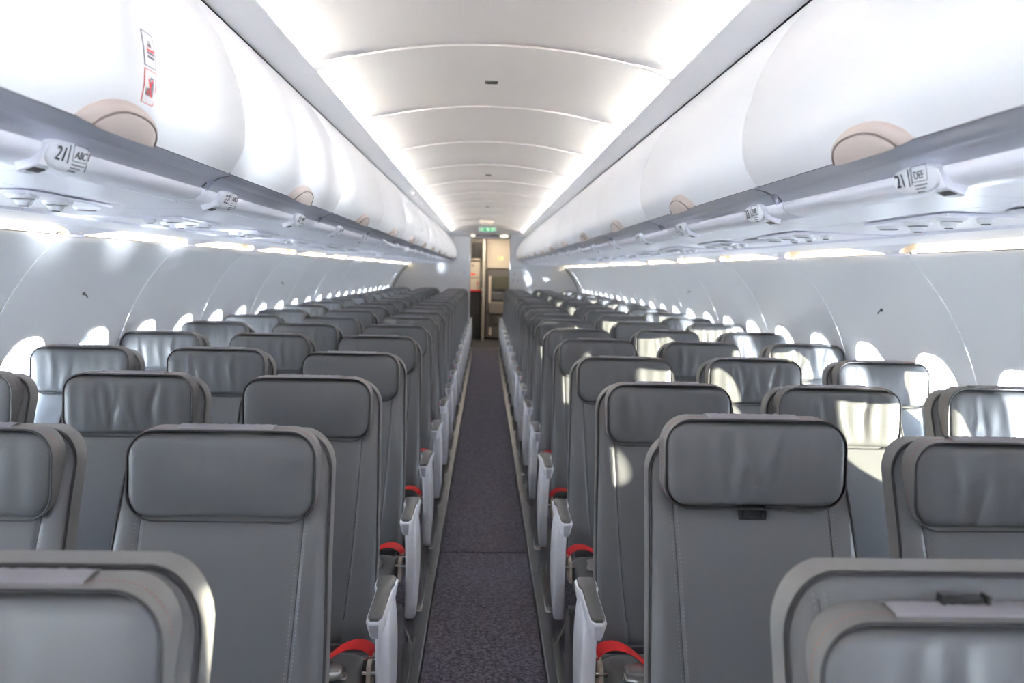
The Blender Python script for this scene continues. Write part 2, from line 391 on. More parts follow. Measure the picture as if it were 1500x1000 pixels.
m_ink = mat('black_ink', (.015, .013, .03), .5); m_redink = mat('red_ink', (.75, .02, .02), .5)
m_greyink = mat('grey_ink', (.14, .14, .18), .5); m_stk = mat('sticker_white', (.80, .79, .78), .4)
for s, side in ((-1, 'left'), (1, 'right')):
    lm = latch_mesh(s)
    bd = closed_strip(door, s, .003, BW-.003, .01, .05, .006).mesh('door', m_bin)
    rl = closed_strip(rail, s, .0045, BW-.0045, .01, .03, .004).mesh('rail_trim', m_rail)
    nz = closed_strip(nose, s, .0015, BW-.0015, .01, .006, .001).mesh('light_nosing', m_psu)
    jg = MB(); rr_ = [rail.at(q_)[0] for q_ in rail.l[1:-1]]
    jg.grid([[(s*(q.x-.0006), -.0035+dy, q.y-.0008) for dy in (0, .007)] for q in rr_]); jgm = jg.mesh('joint_gap', m_dark)
    body = MB(); bx_ = [(.745, 2.09), (.62, 1.90), (.60, 1.75), (.625, 1.665), (.69, 1.64), (1.36, 1.66), (1.40, 2.09)]
    body.prism([(s*a, c) for a, c in bx_], 'y', .001, BW-.001); bdm = body.mesh('bin_body', m_dgrey, False)
    nb = 12
    for i in range(nb):
        y = BIN0+i*BW
        last = i == nb-1
        extra = ' and two small stickers' if (s < 0 and i == 0) else ''
        o = thing('overhead_bin', ('white %s overhead bin with beige latch%s, ' % (side, extra)) + (ORD[i]+' from the camera' if i < nb-1 else 'last one against the rear bulkhead'),
                  'overhead bin', (0, y, 0), side+' overhead bins')
        link('bin_body', bdm, o); link('door', bd, o); link('rail_trim', rl, o); link('nosing', nz, o); link('joint_gap', jgm, o)
        l = link('latch', lm[0], o, (0, BW/2+.052, 0)); link('latch_paddle', lm[1], l); link('latch_seam', lm[2], l)
        if s < 0 and i == 0:
            def stick(name, zc, hh, yc, hw, label, items, border):
                ac = door.s_at_z(zc); rows = []
                def P(u, v, d): return door_pt(yc+u*hw, ac-v*hh+.006*u*0, d, s)
                st = MB(); st.grid([[P(u, v, .0012) for u in (-1, 1)] for v in [(-1+i_/4) for i_ in range(9)]])
                so = tag(st.obj(name, m_stk, o), label)
                bo = MB(); bo.tube([P(*c_, .0014) for c_ in ((-1, -1), (1, -1), (1, 0), (1, 1), (-1, 1), (-1, 0))], .0006, 5, True)
                bo.obj('border', border, so)
                for nm, mm, polys in items:
                    q = MB()
                    for poly in polys: q.cap([P(u, v, .0019+.0003*(nm == 'red_mark')) for u, v in poly])
                    q.obj(nm, mm, so, smooth=False)
            R = lambda x0, x1, y0_, y1_: [(x0, y0_), (x1, y0_), (x1, y1_), (x0, y1_)]
            yb = .695
            stick('sticker', 1.790, .027, yb, .021, 'upper sticker with grey and red stacked bars',
                  [('bars', m_greyink, [R(-.15, .25, .42, .5), R(-.3, .35, .12, .36), R(-.5, .7, -.28, -.14), R(-.5, .7, -.52, -.36)]),
                   ('red_mark', m_redink, [[(-.55, .16), (-.45, .16), (-.4, .0), (.55, .0), (.62, .14), (.75, .14), (.7, -.12), (-.5, -.12)]])], m_greyink)
            stick('sticker', 1.729, .026, yb, .021, 'lower sticker with grey bags crossed out in red',
                  [('bags', m_greyink, [R(-.05, .62, -.5, .35), R(-.62, -.05, -.5, -.1), R(-.05, .1, .35, .55), R(.35, .5, .35, .55), R(-.05, .5, .5, .6)]),
                   ('red_mark', m_redink, [[(-.5, -.45), (-.35, -.55), (.45, .42), (.3, .5)], [(.25, -.6), (.42, -.52), (-.25, .5), (-.42, .42)]])], m_redink)
    # the stretch of bins behind the camera, one plain run
    t_ = struct('trim_%d' % (1 if s < 0 else 2))
    extr(door, s, Y0, BIN0).obj('door_run', m_bin, t_); extr(rail, s, Y0, BIN0).obj('rail_run', m_rail, t_); extr(nose, s, Y0, BIN0).obj('nosing_run', m_psu, t_)
    # underside channel, in lengths
    ch = struct('trim_%d' % (3 if s < 0 else 4))
    y = -.24-.762*13
    while y < Y1:
        ya = max(y, Y0); yb = min(y+.762, Y1)
        extr(psu, s, ya+.0008, yb-.0008).obj('panel', m_psu, ch)
        y += .762
    bkp = MB(); bkp.box(*sorted((s*.73, s*1.362)), Y0, Y1, 1.5955, 1.605); bkp.obj('channel_backing', m_dgrey, ch)

    # row number signs on the nosing
    sg = MB()
    def sp(u, v, d=0):           # u along y, v 0 top..1 bottom
        q, t2, nn = rail.at(rail.len*.90); 
        base = Vector((.656-.003, 1.634)); dn = Vector((.020, -.052)); nn = Vector((-.93, -.36)).normalized()
        c_ = base+dn*v+nn*(d+.006*math.sin(PI*min(max(v, 0), 1))); return (s*c_.x, u, c_.y)
    def outline(k):
        pts = []
        for i in range(32):
            th = 2*PI*i/32; c_, s_ = math.cos(th), math.sin(th)
            u = .064*k*math.copysign(abs(c_)**.8, c_); v = .42+(.50*k)*math.copysign(abs(s_)**.9, s_)
            if s_ < 0: v = .42+(.34*k)*math.copysign(abs(s_)**.5, s_)
            pts.append((u, v))
        return pts
    rows = [[sp(u, v, d) for u, v in outline(k)] for k, d in ((1.0, -.022), (1.02, -.004), (.98, .0005), (.9, .0025), (.5, .003))]
    sg.grid(rows, True); sg.cap(rows[-1]); sgm = sg.mesh('plate', m_trimw)
    fin = MB(); ty = -.050
    fin.prism([(s*.655, 1.618), (s*.668, 1.590), (s*.70, 1.578), (s*.705, 1.594)][::(1 if s > 0 else -1)], 'y', ty-.018, ty+.03, 0, .004); finm = fin.mesh('sign_foot', m_psu)
    slot = MB(); slot.prism([(s*.676, 1.588), (s*.680, 1.5845), (s*.690, 1.5805), (s*.690, 1.586)][::(1 if s > 0 else -1)], 'y', ty-.012, ty+.022); slotm = slot.mesh('foot_slot', m_dgrey)
    nS = 19
    for i in range(nS):
        y = 1.262+i*PITCH
        if y > 14.9: break
        num = 21+i
        o = thing('row_sign', 'small white row number sign under the %s bins, %s from the camera' % (side, ORD[i]) if i else 'small white row 21 sign under the %s bins, nearest the camera' % side, 'sign', (0, y, 0), side+' row number signs')
        link('plate', sgm, o)
        if i < 6:
            f_ = link('sign_foot', finm, o); link('foot_slot', slotm, f_)
        # lettering laid on the plate: local x along the aisle, local y up the plate
        xax = Vector((0, 1 if s < 0 else -1, 0)); yax = Vector((-s*.020, 0, .052)).normalized(); zax = xax.cross(yax)
        def M_(u, v, d):
            return Matrix.Translation(Vector(sp(u, v, d))) @ Matrix((xax, yax, zax)).transposed().to_4x4()
        sg_ = 1 if s < 0 else -1
        if i < 6:
            flat_text('%d' % num, .031, 'number', m_ink, o, M_(sg_*-.034, .42, .0045))
            if i < 4:
                q = MB()
                for a, c, e, f in ((-.012, -.009, .12, .62), (.047, .050, .2, .75) if s < 0 else (-.004, -.002, .1, .6)):
                    q.cap([sp(sg_*u, v, .0046) for u, v in ((a, e), (c, e), (c, f), (a, f))])
                q.obj('bar', m_ink, o, smooth=False)
                flat_text('ABC' if s < 0 else 'DEF', .017, 'seat_letters', m_ink, o, M_(sg_*.022, .34, .0045))
                q = MB()
                for e in (.60, .70, .80):
                    q.cap([sp(sg_*u, v, .0046) for u, v in ((.002, e), (.040-.02*(e-.6)*4, e), (.040-.02*(e-.6)*4, e+.035), (.002, e+.035))])
                for a, c, e, f in ((.0, .044, .07, .09), (.0, .044, .5, .52), (.0, .0015, .07, .52), (.0425, .044, .07, .52)):
                    q.cap([sp(sg_*u, v, .0046) for u, v in ((a, e), (c, e), (c, f), (a, f))])
                q.obj('pictogram', m_greyink, o, smooth=False)

    # service units: reading lights, air nozzles, signs
    def zc(x): return 1.586-(x-.882)*.0216
    for i in range(18):
        y = 1.75+i*PITCH
        if y > 14.8: break
        o = thing('service_unit', 'white reading light and air vent unit under the %s bins, %s from the camera' % (side, ORD[i]), 'service unit', (0, y, 0), side+' service units')
        if i == 0:
            pl = MB(); poly = [(.885, -.19), (.895, .17), (1.0, .24), (1.145, .21), (1.155, -.20)]
            pl.prism([(s*a, c) for a, c in poly][::(1 if s > 0 else -1)], 'z', 1.5770, 1.5835, 0, .0015); P0 = pl.mesh('unit_panel', m_psu)
            rg = MB(); rg.disc((0, 0, 0), (0, 0, -1), .031, .007, 24, 0, .026); rgm = rg.mesh('reading_light', m_trimw)
            ln = MB(); ln.disc((0, 0, -.0072), (0, 0, -1), .021, .001, 20); lnm = ln.mesh('lens', m_dgrey)
            vn = MB(); vn.disc((0, 0, 0), (0, 0, -1), .019, .010, 18, 0, .014); vnm = vn.mesh('air_vent', m_trimw)
            nz2 = MB(); nz2.disc((0, 0, -.0102), (0, 0, -1), .009, .002, 12); nzm = nz2.mesh('nozzle', m_dgrey)
        link('unit_panel', P0, o)
        if i < 8:
            for j in range(3):
                a = link('reading_light', rgm, o, (s*(.925+.012*j), -.14+.15*j, 1.5770)); link('lens', lnm, a)
                a = link('air_vent', vnm, o, (s*(.99+.012*j), -.15+.15*j, 1.5765)); link('nozzle', nzm, a)
        if s > 0 and i % 2 == 0 or (s < 0 and i % 2 == 1 and i > 4):
            dm = MB(); rows = []
            for k_ in range(5):
                r_ = math.cos(k_/4*PI/2*.98); h_ = math.sin(k_/4*PI/2)
                rows.append([(s*(1.0+.075*r_*math.sin(2*PI*j/28)), -.40+.17*r_*math.cos(2*PI*j/28), 1.581-.016*h_) for j in range(28)])
            dm.grid(rows, True); dm.cap(rows[-1]); dm.obj('speaker_dome', m_psu, o)

    # side cove: lamp strip along the wall top, cream back, arched covers
    cv = struct('trim_%d' % (5 if s < 0 else 6))
    bkp = MB(); bkp.grid([[(s*1.492, y, 1.545), (s*1.47, y, 1.60), (s*1.42, y, 1.64), (s*1.36, y, 1.655)] for y in (Y0, Y1)]); bkp.obj('cove_back', m_cove, cv)
    y = Y0
    gl_ = MB(); gl_.box(*sorted((s*1.466, s*1.476)), .06, PW-.06, 1.546, 1.5535); glm = gl_.mesh('lamp_tube', m_sglow, False)
    cover = MB(); rows = []
    NY = 40
    for j in range(7):
        row = []
        for i in range(NY+1):
            u = i/NY; e = abs(2*u-1); hgt = 1-(1-e**3.2)**(1/1.5) if e < 1 else 1
            hgt = max(.10, hgt); f = hgt*j/6
            row.append((s*(1.362+(1.474-1.362)*f), .001+(PW-.002)*u, 1.574+(1.540-1.574)*f-.010*math.sin(PI*f)))
        rows.append(row)
    cover.grid(rows); cvm = cover.mesh('cove_cover', m_psu)
    clip = MB(); clip.prism([(s*1.40, -.0), (s*1.455, -.07), (s*1.492, 0), (s*1.455, .07)][::(1 if s > 0 else -1)], 'z', 1.5375, 1.547, 0, .003); clm = clip.mesh('joint_clip', m_psu)
    while y < Y1-.2:
        link('lamp_tube', glm, cv, (0, y, 0)); link('cove_cover', cvm, cv, (0, y, 0)); link('joint_clip', clm, cv, (0, y, -.004))
        y += PW

# ------------------------------------------------------------------ ceiling
ceil = struct('ceiling')
def vz(x): return 2.25-.088*(abs(x)/.63)**2.15
xs = [-.715+1.43*i/40 for i in range(41)]
cp = MB(); rows = []
for y, d in ((.002, -.012), (.002, .004), (.006, .0055), (.014, .0055), (.022, .002), (.034, 0), (PW*.5, 0), (PW-.006, 0), (PW-.002, -.002), (PW-.002, -.012)):
    rows.append([(x, y, vz(x)-d) for x in xs])
cp.grid(rows); cpm = cp.mesh('ceiling_panel', m_ceil)
sk = MB(); sk.grid([[(1.60, yy, 1.45), (1.56, yy, 1.56), (1.56, yy, 2.44), (-1.56, yy, 2.44), (-1.56, yy, 1.56), (-1.60, yy, 1.45)] for yy in (Y0-.05, 17.55)]); sk.obj('light_seal_skin', m_dgrey, ceil, smooth=False)  # unseen box skin added to keep sky light out of the ceiling gaps
cb = MB(); cb.grid([[(x, y, vz(x)+.02) for x in xs] for y in (Y0, 17.5)]); cb.obj('panel_backing', m_dgrey, ceil)
cs = {}
for s in (-1, 1):
    m = MB(); prof = [(.655, 2.128), (.640, 2.146), (.632, 2.144), (.630, 2.137), (.640, 2.131), (.738, 2.108), (.742, 2.112), (.742, 2.16), (.74, 2.30)]
    m.grid([[(s*a, y, c) for a, c in prof] for y in (.0015, PW-.0015)]); m.grid([[(s*a, y, c+.0035) for a, c in prof[:6]] for y in (-.03, .03)]); sm = m.mesh('side_panel', m_side)
    m = MB(); m.box(*sorted((s*.672, s*.690)), .05, PW-.05, 2.134, 2.143); lm_ = m.mesh('lamp_tube', m_lglow, False)
    m = MB(); m.box(*sorted((s*.62, s*.70)), -.010, .010, 2.135, 2.20); 
    dv = MB(); dv.grid([[(s*(.50+.17*t_), y_, vz(.50+.17*t_)+.004-d_-.024*t_**2.5) for t_ in [i/10 for i in range(11)]] for y_, d_ in ((-.022, -.012), (-.016, .004), (-.004, .010), (.014, .010), (.030, .003), (.040, -.012))]); dvm = dv.mesh('corner_fillet', m_ceil)
    bb = MB(); bb.box(*sorted((s*.742, s*.90)), Y0, Y1, 2.10, 2.105); bb.obj('gap_backing', m_dark, ceil)
    cs[s] = (sm, lm_, dvm)
y = JC-12*PW
while y < 14.6:
    link('ceiling_panel', cpm, ceil, (0, y, 0))
    for s in (-1, 1):
        link('side_panel', cs[s][0], ceil, (0, y, 0)); link('lamp_tube', cs[s][1], ceil, (0, y, 0)); link('corner_fillet', cs[s][2], ceil, (0, y, 0))
    y += PW
# last piece flattens down to the bulkhead
m = MB(); rows = []
for i in range(9):
    f = i/8; yy = y+.003+(Y1-y)*f
    rows.append([(x*1.03, yy, (vz(x)-.004)*(1-f**1.2)+(2.125)*f**1.2) for x in xs])
m.grid(rows); m.obj('end_panel', m_ceil, ceil)
YE = y
for s in (-1, 1):
    m = MB(); m.grid([[(s*a, yy, c) for a, c in ((.60, 2.135), (.738, 2.106), (.745, 2.3))] for yy in (YE, Y1)]); m.obj('end_side_panel', m_side, ceil)
for i, (yy, l) in enumerate(((3.48, 'nearest the camera'), (6.79, 'halfway down the cabin'), (10.1, 'farthest from the camera'))):
    m = MB(); m.box(-.027-.01, .027-.01, yy-.022, yy+.022, vz(0)-.006, vz(0)+.002, 0, .002)
    o = tag(m.obj('ceiling_slot', m_dgrey), 'small black sensor slot in the ceiling centre, %s' % l, 'sensor', 'ceiling sensor slots')
    m = MB(); m.box(-.030, .010, yy-.014, yy+.014, vz(0)-.0068, vz(0)-.006); m.obj('slot_window', m_dark, o)
m = MB(); m.box(-.14, .10, 12.75, 13.15, vz(0)-.05, vz(0)+.01, 0, .02)
o = tag(m.obj('ceiling_sign_box', mat('sign_box', (.85, .80, .72), .4)), 'pale rounded box on the ceiling before the exit sign', 'ceiling light')
m = MB(); m.box(-.12, .08, 12.77, 13.13, vz(0)-.056, vz(0)-.05, 0, .002); m.obj('lens', mat('sign_lens', (.9, .85, .8), .3, emit=(1, .92, .85), es=.05), o)
# exit sign
ex = thing('exit_sign', 'small green lit exit sign above the rear doorway', 'sign', (.0, 14.55, 2.19))
m = MB(); m.box(-.16, .16, -.02, .02, -.04, .045, 0, .005); m.obj('sign_case', m_trimw, ex)
m_green = mat('green_sign', (.02, .35, .15), .4, emit=(.02, .42, .18), es=.16); m_wsign = mat('white_sign', (.8, .9, .8), .4, emit=(.75, 1, .8), es=.25)
m = MB(); m.box(-.135, .135, -.024, -.020, -.032, .034); m.obj('sign_face', m_green, ex)
m = MB()
def rect(x0, x1, z0, z1): m.cap([(x0, -.0245, z0), (x1, -.0245, z0), (x1, -.0245, z1), (x0, -.0245, z1)])
m.cap([(-.02, -.0245, 0), (.02, -.0245, .028), (.02, -.0245, .008), (.045, -.0245, .008), (.045, -.0245, -.008), (.02, -.0245, -.008), (.02, -.0245, -.028)])
m.obj('arrow', m_wsign, ex, smooth=False); m = MB()
rect(-.115, -.105, -.026, .028); rect(-.105, -.060, .022, .028); rect(-.105, -.06, -.026, -.020); rect(-.094, -.078, -.004, .014); rect(-.09, -.083, -.02, -.004); rect(-.078, -.066, -.010, -.004)
m.obj('pictogram', m_wsign, ex, smooth=False)['kind'] = 'stuff'; m = MB()
rect(.075, .115, .020, .028); rect(.075, .115, -.026, -.018); rect(.075, .083, -.018, .02); rect(.107, .115, -.018, .02)
m.obj('pictogram', m_wsign, ex, smooth=False)

# ------------------------------------------------------------------ end walls and galley
DX0, DX1, DZ = -.325, .455, 2.06
bh = struct('wall_back')
m = MB(); m.box(-1.86, DX0, Y1, Y1+.03, 0, 2.35); m.obj('panel', m_bulk, bh)
m = MB(); m.box(DX1, 1.86, Y1, Y1+.03, 0, 2.35); m.obj('panel', m_bulk, bh)
m = MB(); m.box(DX0, DX1, Y1, Y1+.03, DZ+.07, 2.35); m.obj('panel', m_bulk, bh)
m = MB(); m.tube([(.46, Y1-.003, 1.52), (.70, Y1-.003, 1.52), (.80, Y1-.003, 1.47), (.86, Y1-.003, 1.37), (.875, Y1-.003, 1.2), (.875, Y1-.003, .1)], .007, 6); m.obj('door_seam', m_rail, bh)
for i, (x, z) in enumerate(((-.42, 1.41), (.53, 1.40), (.51, 1.28), (.60, 1.27))):
    m = MB(); m.box(x-.012, x+.012, Y1-.008, Y1, z-.022, z+.022, 0, .003); m.obj('placard', m_rail, bh)
for s in (-1, 1):
    pts = [wall_pt(Y1-.004, wp.len*i/24, -.006, s) for i in range(25)]
    m = MB(); m.tube(pts, .009, 6); m.obj('edge_seal', m_dgrey, bh)
dr = struct('door_1')
m = MB(); m.box(DX0-.015, DX0+.02, Y1-.01, Y1+.06, 0, DZ); m.obj('jamb', m_bulk, dr)
m = MB(); m.box(DX1-.02, DX1+.015, Y1-.01, Y1+.06, 0, DZ); m.obj('jamb', m_bulk, dr)
m = MB(); m.box(DX0-.015, DX1+.015, Y1-.01, Y1+.06, DZ, DZ+.02, 0, .003); m.obj('lintel', m_rail, dr)
m = MB(); m.box(-.21, .22, Y1-.012, Y1+.02, DZ+.022, DZ+.06)
o = tag(m.obj('grille', m_dgrey), 'dark ventilation grille above the rear doorway', 'grille')
for i in range(6):
    mm = MB(); mm.box(-.20, .21, Y1-.017, Y1-.012, DZ+.0245+i*.006, DZ+.0275+i*.006); mm.obj('slat', m_rail, o)
m_gl = mat('galley_lamp', (1, 1, 1), .5, emit=(1, .85, .62), es=.5)
for x, hw, l in ((-.265, .05, 'round warm lamp at the left above the rear doorway'), (.32, .095, 'oval warm lamp at the right above the rear doorway')):
    o = thing('galley_lamp', l, 'lamp', (x, Y1-.03, DZ+.045))
    for nm, k_, y0_, mt in (('lamp_rim', 1.0, 0, m_trimw), ('lamp_lens', .85, -.008, m_gl)):
        m = MB(); pts = [(hw*k_*math.cos(2*PI*i/24), .028*k_*math.sin(2*PI*i/24)) for i in range(24)]
        m.prism(pts, 'y', y0_-.012, y0_+.02, 0, .004); m.obj(nm, mt, o)
# galley room behind
gr = struct('wall_galley')
m = MB(); m.box(-1.7, 1.7, 17.5, 17.55, -.05, 2.35); m.obj('panel', mat('galley_wall', (.45, .40, .34), .5), gr)
for s in (-1, 1):
    m = MB(); m.box(*sorted((s*1.65, s*1.7)), Y1+.03, 17.5, -.05, 2.35); m.obj('panel', m_bulk, gr)
m = MB(); m.box(-1.7, 1.7, Y1+.03, 17.5, 2.24, 2.3); tag(m.obj('ceiling_galley', m_ceil), kind='structure')
lt = bpy.data.lights.new('galley_light', 'AREA'); lt.energy = 11; lt.color = (1, .85, .66); lt.size = .8; lt.shape = 'RECTANGLE'; lt.size_y = .4
lo = bpy.data.objects.new('galley_light', lt); C.objects.link(lo); lo.location = (.1, 16.1, 2.22)
m_cream = mat('galley_cream', (.46, .41, .34), .5); m_taupe = mat('galley_taupe', (.16, .145, .125), .45); m_olive = mat('jump_seat_olive', (.065, .065, .05), .6)
m_ggrey = mat('galley_grey', (.11, .105, .105), .4)
o = thing('galley_unit', 'cream and black galley unit behind the left of the rear doorway', 'galley unit', (-.36, 16.7, 0))
def part(par, nm, mt, x0, x1, y0, y1, z0, z1, bev=.005):
    m = MB(); m.box(x0, x1, y0, y1, z0, z1, 0, bev); return m.obj(nm, mt, par)
part(o, 'base_cabinet', m_dark, -.26, .27, 0, .6, .05, 1.02)
part(o, 'plinth', m_ggrey, -.26, .27, .02, .6, 0, .05)
part(o, 'worktop', m_redink, .02, .255, -.03, .6, 1.02, 1.045)
q = part(o, 'cupboard_door', m_cream, .03, .24, -.01, .6, 1.05, 1.30); part(q, 'label', m_redink, .165, .185, -.014, -.01, 1.16, 1.22, 0)
q = part(o, 'cupboard_door', m_cream, .03, .24, -.01, .6, 1.31, 1.66); part(q, 'label', m_redink, .03, .13, -.014, -.01, 1.36, 1.39, 0); part(q, 'label', m_ggrey, .06, .10, -.014, -.01, 1.53, 1.57, 0)
part(o, 'lit_ledge', m_cream, .03, .24, -.05, .6, 1.665, 1.69)
part(o, 'monitor', m_dark, .075, .245, -.02, .6, 1.70, 2.03)
part(o, 'upper_frame', m_taupe, -.26, .26, .05, .6, 1.69, 2.1)
o = thing('galley_column', 'pale upright column in the middle of the rear doorway', 'column', (-.06, 16.55, 0))
part(o, 'post', mat('column_grey', (.40, .38, .35), .4), -.02, .035, 0, .12, 0, 2.1, .012); part(o, 'grip', m_dgrey, -.055, -.022, -.01, .04, 1.08, 1.38, .008)
o = thing('jump_seat', 'olive grey folding crew seat in the right of the rear doorway', 'crew seat', (.24, 16.85, 0))
part(o, 'seat_housing', m_ggrey, -.24, .30, .0, .3, .03, 1.48, .01)
part(o, 'head_pad', m_olive, -.10, .26, -.06, 0, 1.05, 1.36, .03)
part(o, 'back_pad', m_dgrey, -.12, .24, -.05, 0, .83, 1.0, .02)
part(o, 'seat_pan', m_taupe, -.18, .22, -.12, 0, .55, .80, .02)
part(o, 'harness', m_beige, -.18, -.14, -.03, 0, .72, 1.34, .005)
q = part(o, 'stowage_drawer', m_taupe, -.2, .26, -.01, 0, .32, .52, .004); part(q, 'handle', m_steel, -.12, .18, -.02, -.01, .34, .355, .003)
q = part(o, 'stowage_drawer', m_ggrey, -.2, .26, -.01, 0, .06, .30, .004); part(q, 'label', m_beige, -.16, -.11, -.014, -.01, .1, .26, 0)
o = thing('galley_notice_board', 'beige upper panel with a small notice above the crew seat', 'panel', (.24, 16.85, 1.5))
part(o, 'board', m_cream, -.24, .30, 0, .3, 0, .62, .01); part(o, 'notice', mat('notice', (.75, .68, .35), .5), .0, .11, -.006, 0, .18, .25, 0); part(o, 'notice', m_olive, .02, .05, -.008, -.006, .20, .23, 0)

fw = struct('wall_front'); m = MB(); m.box(-1.86, 1.86, Y0-.05, Y0, 0, 2.35); m.obj('panel', m_bulk, fw)

# ------------------------------------------------------------------ seats
def rr_half(z, z0, z1, W, r_):
    """half width of a rounded rectangle of half width W at height z"""
    if z > z1-r_: d = z-(z1-r_); return W-r_+math.sqrt(max(0, r_*r_-d*d))
    if z < z0+r_: d = (z0+r_)-z; return W-r_+math.sqrt(max(0, r_*r_-d*d))
    return W
def slab(m, zs, wfun, ffun, thfun, yfun, NX=30, NB=8, edge=5.0, mi_side=1, disp=None):
    """padded slab; each ring lies at one height; yfun gives the centre surface"""
    rows = []; side = []
    for z in zs:
        W = wfun(z); th = thfun(z)/2; ring = []
        for i in range(NX+1):
            u = math.sin(PI/2*max(-1, min(1, (-1+2*i/NX)*1.0)))
            u = .5*u+.5*(-1+2*i/NX)
            d = th*(1-min(1, abs(u))**edge)**(1/edge)
            yy = yfun(u*W, z)-d
            if disp: yy -= disp(u*W, z)*(1-abs(u)**8)
            ring.append((u*W, yy, z))
        for i in range(1, NB):
            u = 1-2*i/NB; d = th*(1-abs(u)**edge)**(1/edge); ring.append((u*W, yfun(u*W, z)+d, z))
        rows.append(ring)
    m.grid(rows, True, 0); m.cap(rows[0], 0, True); m.cap(rows[-1], 0)
BT = 1.108; BB = .385
def back_y(z):                    # centre surface of the backrest: leans away from the camera
    t_ = (z-BB)/(BT-BB); return -.130+.245*t_-.018*math.sin(PI*min(1, max(0, t_)))*1.0+.010*math.sin(2*PI*t_)
def back_w(z):
    t_ = (z-BB)/(BT-BB); W = .221-.015*t_**1.3+.004*math.sin(PI*t_)
    return rr_half(z, BB-1, BT, W, .078)
def back_th(z):
    e = .020; f = 1.0
    if z > BT-e: f = max(.02, (1-((z-(BT-e))/e)**2.4)**(1/2.4)) if z < BT else .02
    if z < BB+.03: f = .35+.65*math.sin(PI/2*(z-BB)/.03)
    return (.088-.030*(z-BB)/(BT-BB))*f
SEAM = .163
def seam_x(z): t_ = (z-BB)/(BT-BB); return SEAM-.035*(1-t_)**2.2
def back_disp(x, z):
    e = abs(abs(x)-seam_x(z)); g_ = -.0035*math.exp(-(e/.005)**2)
    bol = .010*max(0, (abs(x)-seam_x(z)))/.06 if abs(x) > seam_x(z) else -.003*(1-(abs(x)/seam_x(z))**2)
    return g_+bol*min(1, (BT-z)/.2)
zs = [BB, BB+.006, BB+.015]+[BB+.03+(BT-.10-BB-.03)*i/22 for i in range(23)]+[BT-.085, BT-.07, BT-.055, BT-.042, BT-.03, BT-.022, BT-.015, BT-.010, BT-.006, BT-.003, BT-.001]
# denser columns near the seams: build ring by hand
m = MB(); rows = []
for z in zs:
    W = back_w(z); th = back_th(z)/2; sx_ = min(seam_x(z), W*.86)
    key = [0, .25, .5, .75, .9]; us = sorted(set([k_*(sx_-.010)/W for k_ in key] + [(sx_+d)/W for d in (-.010, -.005, -.0025, 0, .0025, .005, .010)] + [((sx_+.010)/W)+(1-(sx_+.010)/W)*f for f in (.3, .55, .75, .88, .96, 1)]))
    us = [-u for u in us[::-1]][:-1]+us
    ring = []
    for u in us:
        u = max(-1, min(1, u)); d = th*(1-abs(u)**9)**(1/5)
        ring.append((u*W, back_y(z)-d-back_disp(u*W, z)*(1-abs(u)**12), z))
    for i in range(1, 8):
        u = 1-2*i/8; ring.append((u*W, back_y(z)+th*(1-abs(u)**6)**(1/4), z))
    rows.append(ring)
m.grid(rows, True); m.cap(rows[0], 0, True); m.cap(rows[-1])
backM = m.mesh('backrest', m_leather, ang=60)
# side band and piping following the outline
def outline(z0, k=1.0, dy=0, dw=0, step=26):
    L_ = []
    zz = [z0+(BT-.078-z0)*i/step for i in range(step+1)]
    for z in zz: L_.append((-(back_w(z)*k+dw), back_y(z)+dy, z))
    for a in range(1, 9):
        an = PI/2*a/9; L_.append((-(back_w(BT-.078)-.078+.078*math.cos(an)+dw), back_y(BT-.078+.078*math.sin(an))+dy, BT-.078+(.078+dw)*math.sin(an)))
    R_ = [(-x, y, z) for x, y, z in L_[::-1]]
    return L_+R_
m = MB(); m.tube(outline(.47, 1, -.0265, -.0035), .0022, 5); pipeM = m.mesh('piping', m_pipe)
m = MB(); pts = outline(.47, 1, 0, .0005); m.grid([[(x, y-.024, z) for x, y, z in pts], [(x*1.002, y-.012, z) for x, y, z in pts], [(x*1.003, y+.004, z) for x, y, z in pts], [(x, y+.018, z) for x, y, z in pts]])
bandM = m.mesh('side_band', m_leath_lit)
def stitch_mesh(paths, name, mt, w_=.0011, L_=.0062, gap=.0042):
    m = MB()
    for P in paths:
        P = [Vector(q) for q in P]; acc = 0; nxt = 0; i = 0
        tot = 0; cum = [0]
        for a, c in zip(P, P[1:]): tot += (c-a).length; cum.append(tot)
        def at(d):
            j = 0
            while j < len(cum)-2 and cum[j+1] < d: j += 1
            return P[j].lerp(P[j+1], (d-cum[j])/max(1e-9, cum[j+1]-cum[j]))
        d = 0
        while d+L_ < tot:
            a, c = at(d), at(d+L_); dx = (c-a).normalized().cross(Vector((0, 1, 0))).normalized()*w_
            if dx.length < 1e-6: dx = Vector((w_, 0, 0))
            up_ = Vector((0, -.0011, 0)); mid = (a+c)/2+up_
            b0 = len(m.v); m.v += [tuple(a), tuple(mid-dx), tuple(c), tuple(mid+dx)]; m.f += [(b0, b0+1, b0+2), (b0, b0+2, b0+3)]; m.m += [0, 0]
            d += L_+gap
    return m.mesh(name, mt, False)
def surf_y(x, z): 
    W = back_w(z); u = min(1, abs(x)/W); return back_y(z)-back_th(z)/2*(1-u**9)**.2-back_disp(x, z)*(1-u**12)
stitM = []
m_pale = mat('pale_thread', (.27, .27, .28), .6)
for sg_ in (-1, 1):
    for off in (-.0065, .0065):
        stitM.append(stitch_mesh([[(sg_*(seam_x(z)+off), surf_y(sg_*(seam_x(z)+off), z)-.0007, z) for z in [.46+(1.10-.46)*i/40 for i in range(41)]]], 'seam_stitching', m_pale, .0007, .0045, .0035))
m = MB()
for sg_ in (-1, 1):
    pth = [(sg_*seam_x(z), surf_y(sg_*seam_x(z), z)-.0005, z) for z in [.46+(1.10-.46)*i/40 for i in range(41)]]
    m.grid([[(x-.0011, y, z), (x+.0011, y, z)] for x, y, z in pth])
seamM = m.mesh('seam', m_pipe)

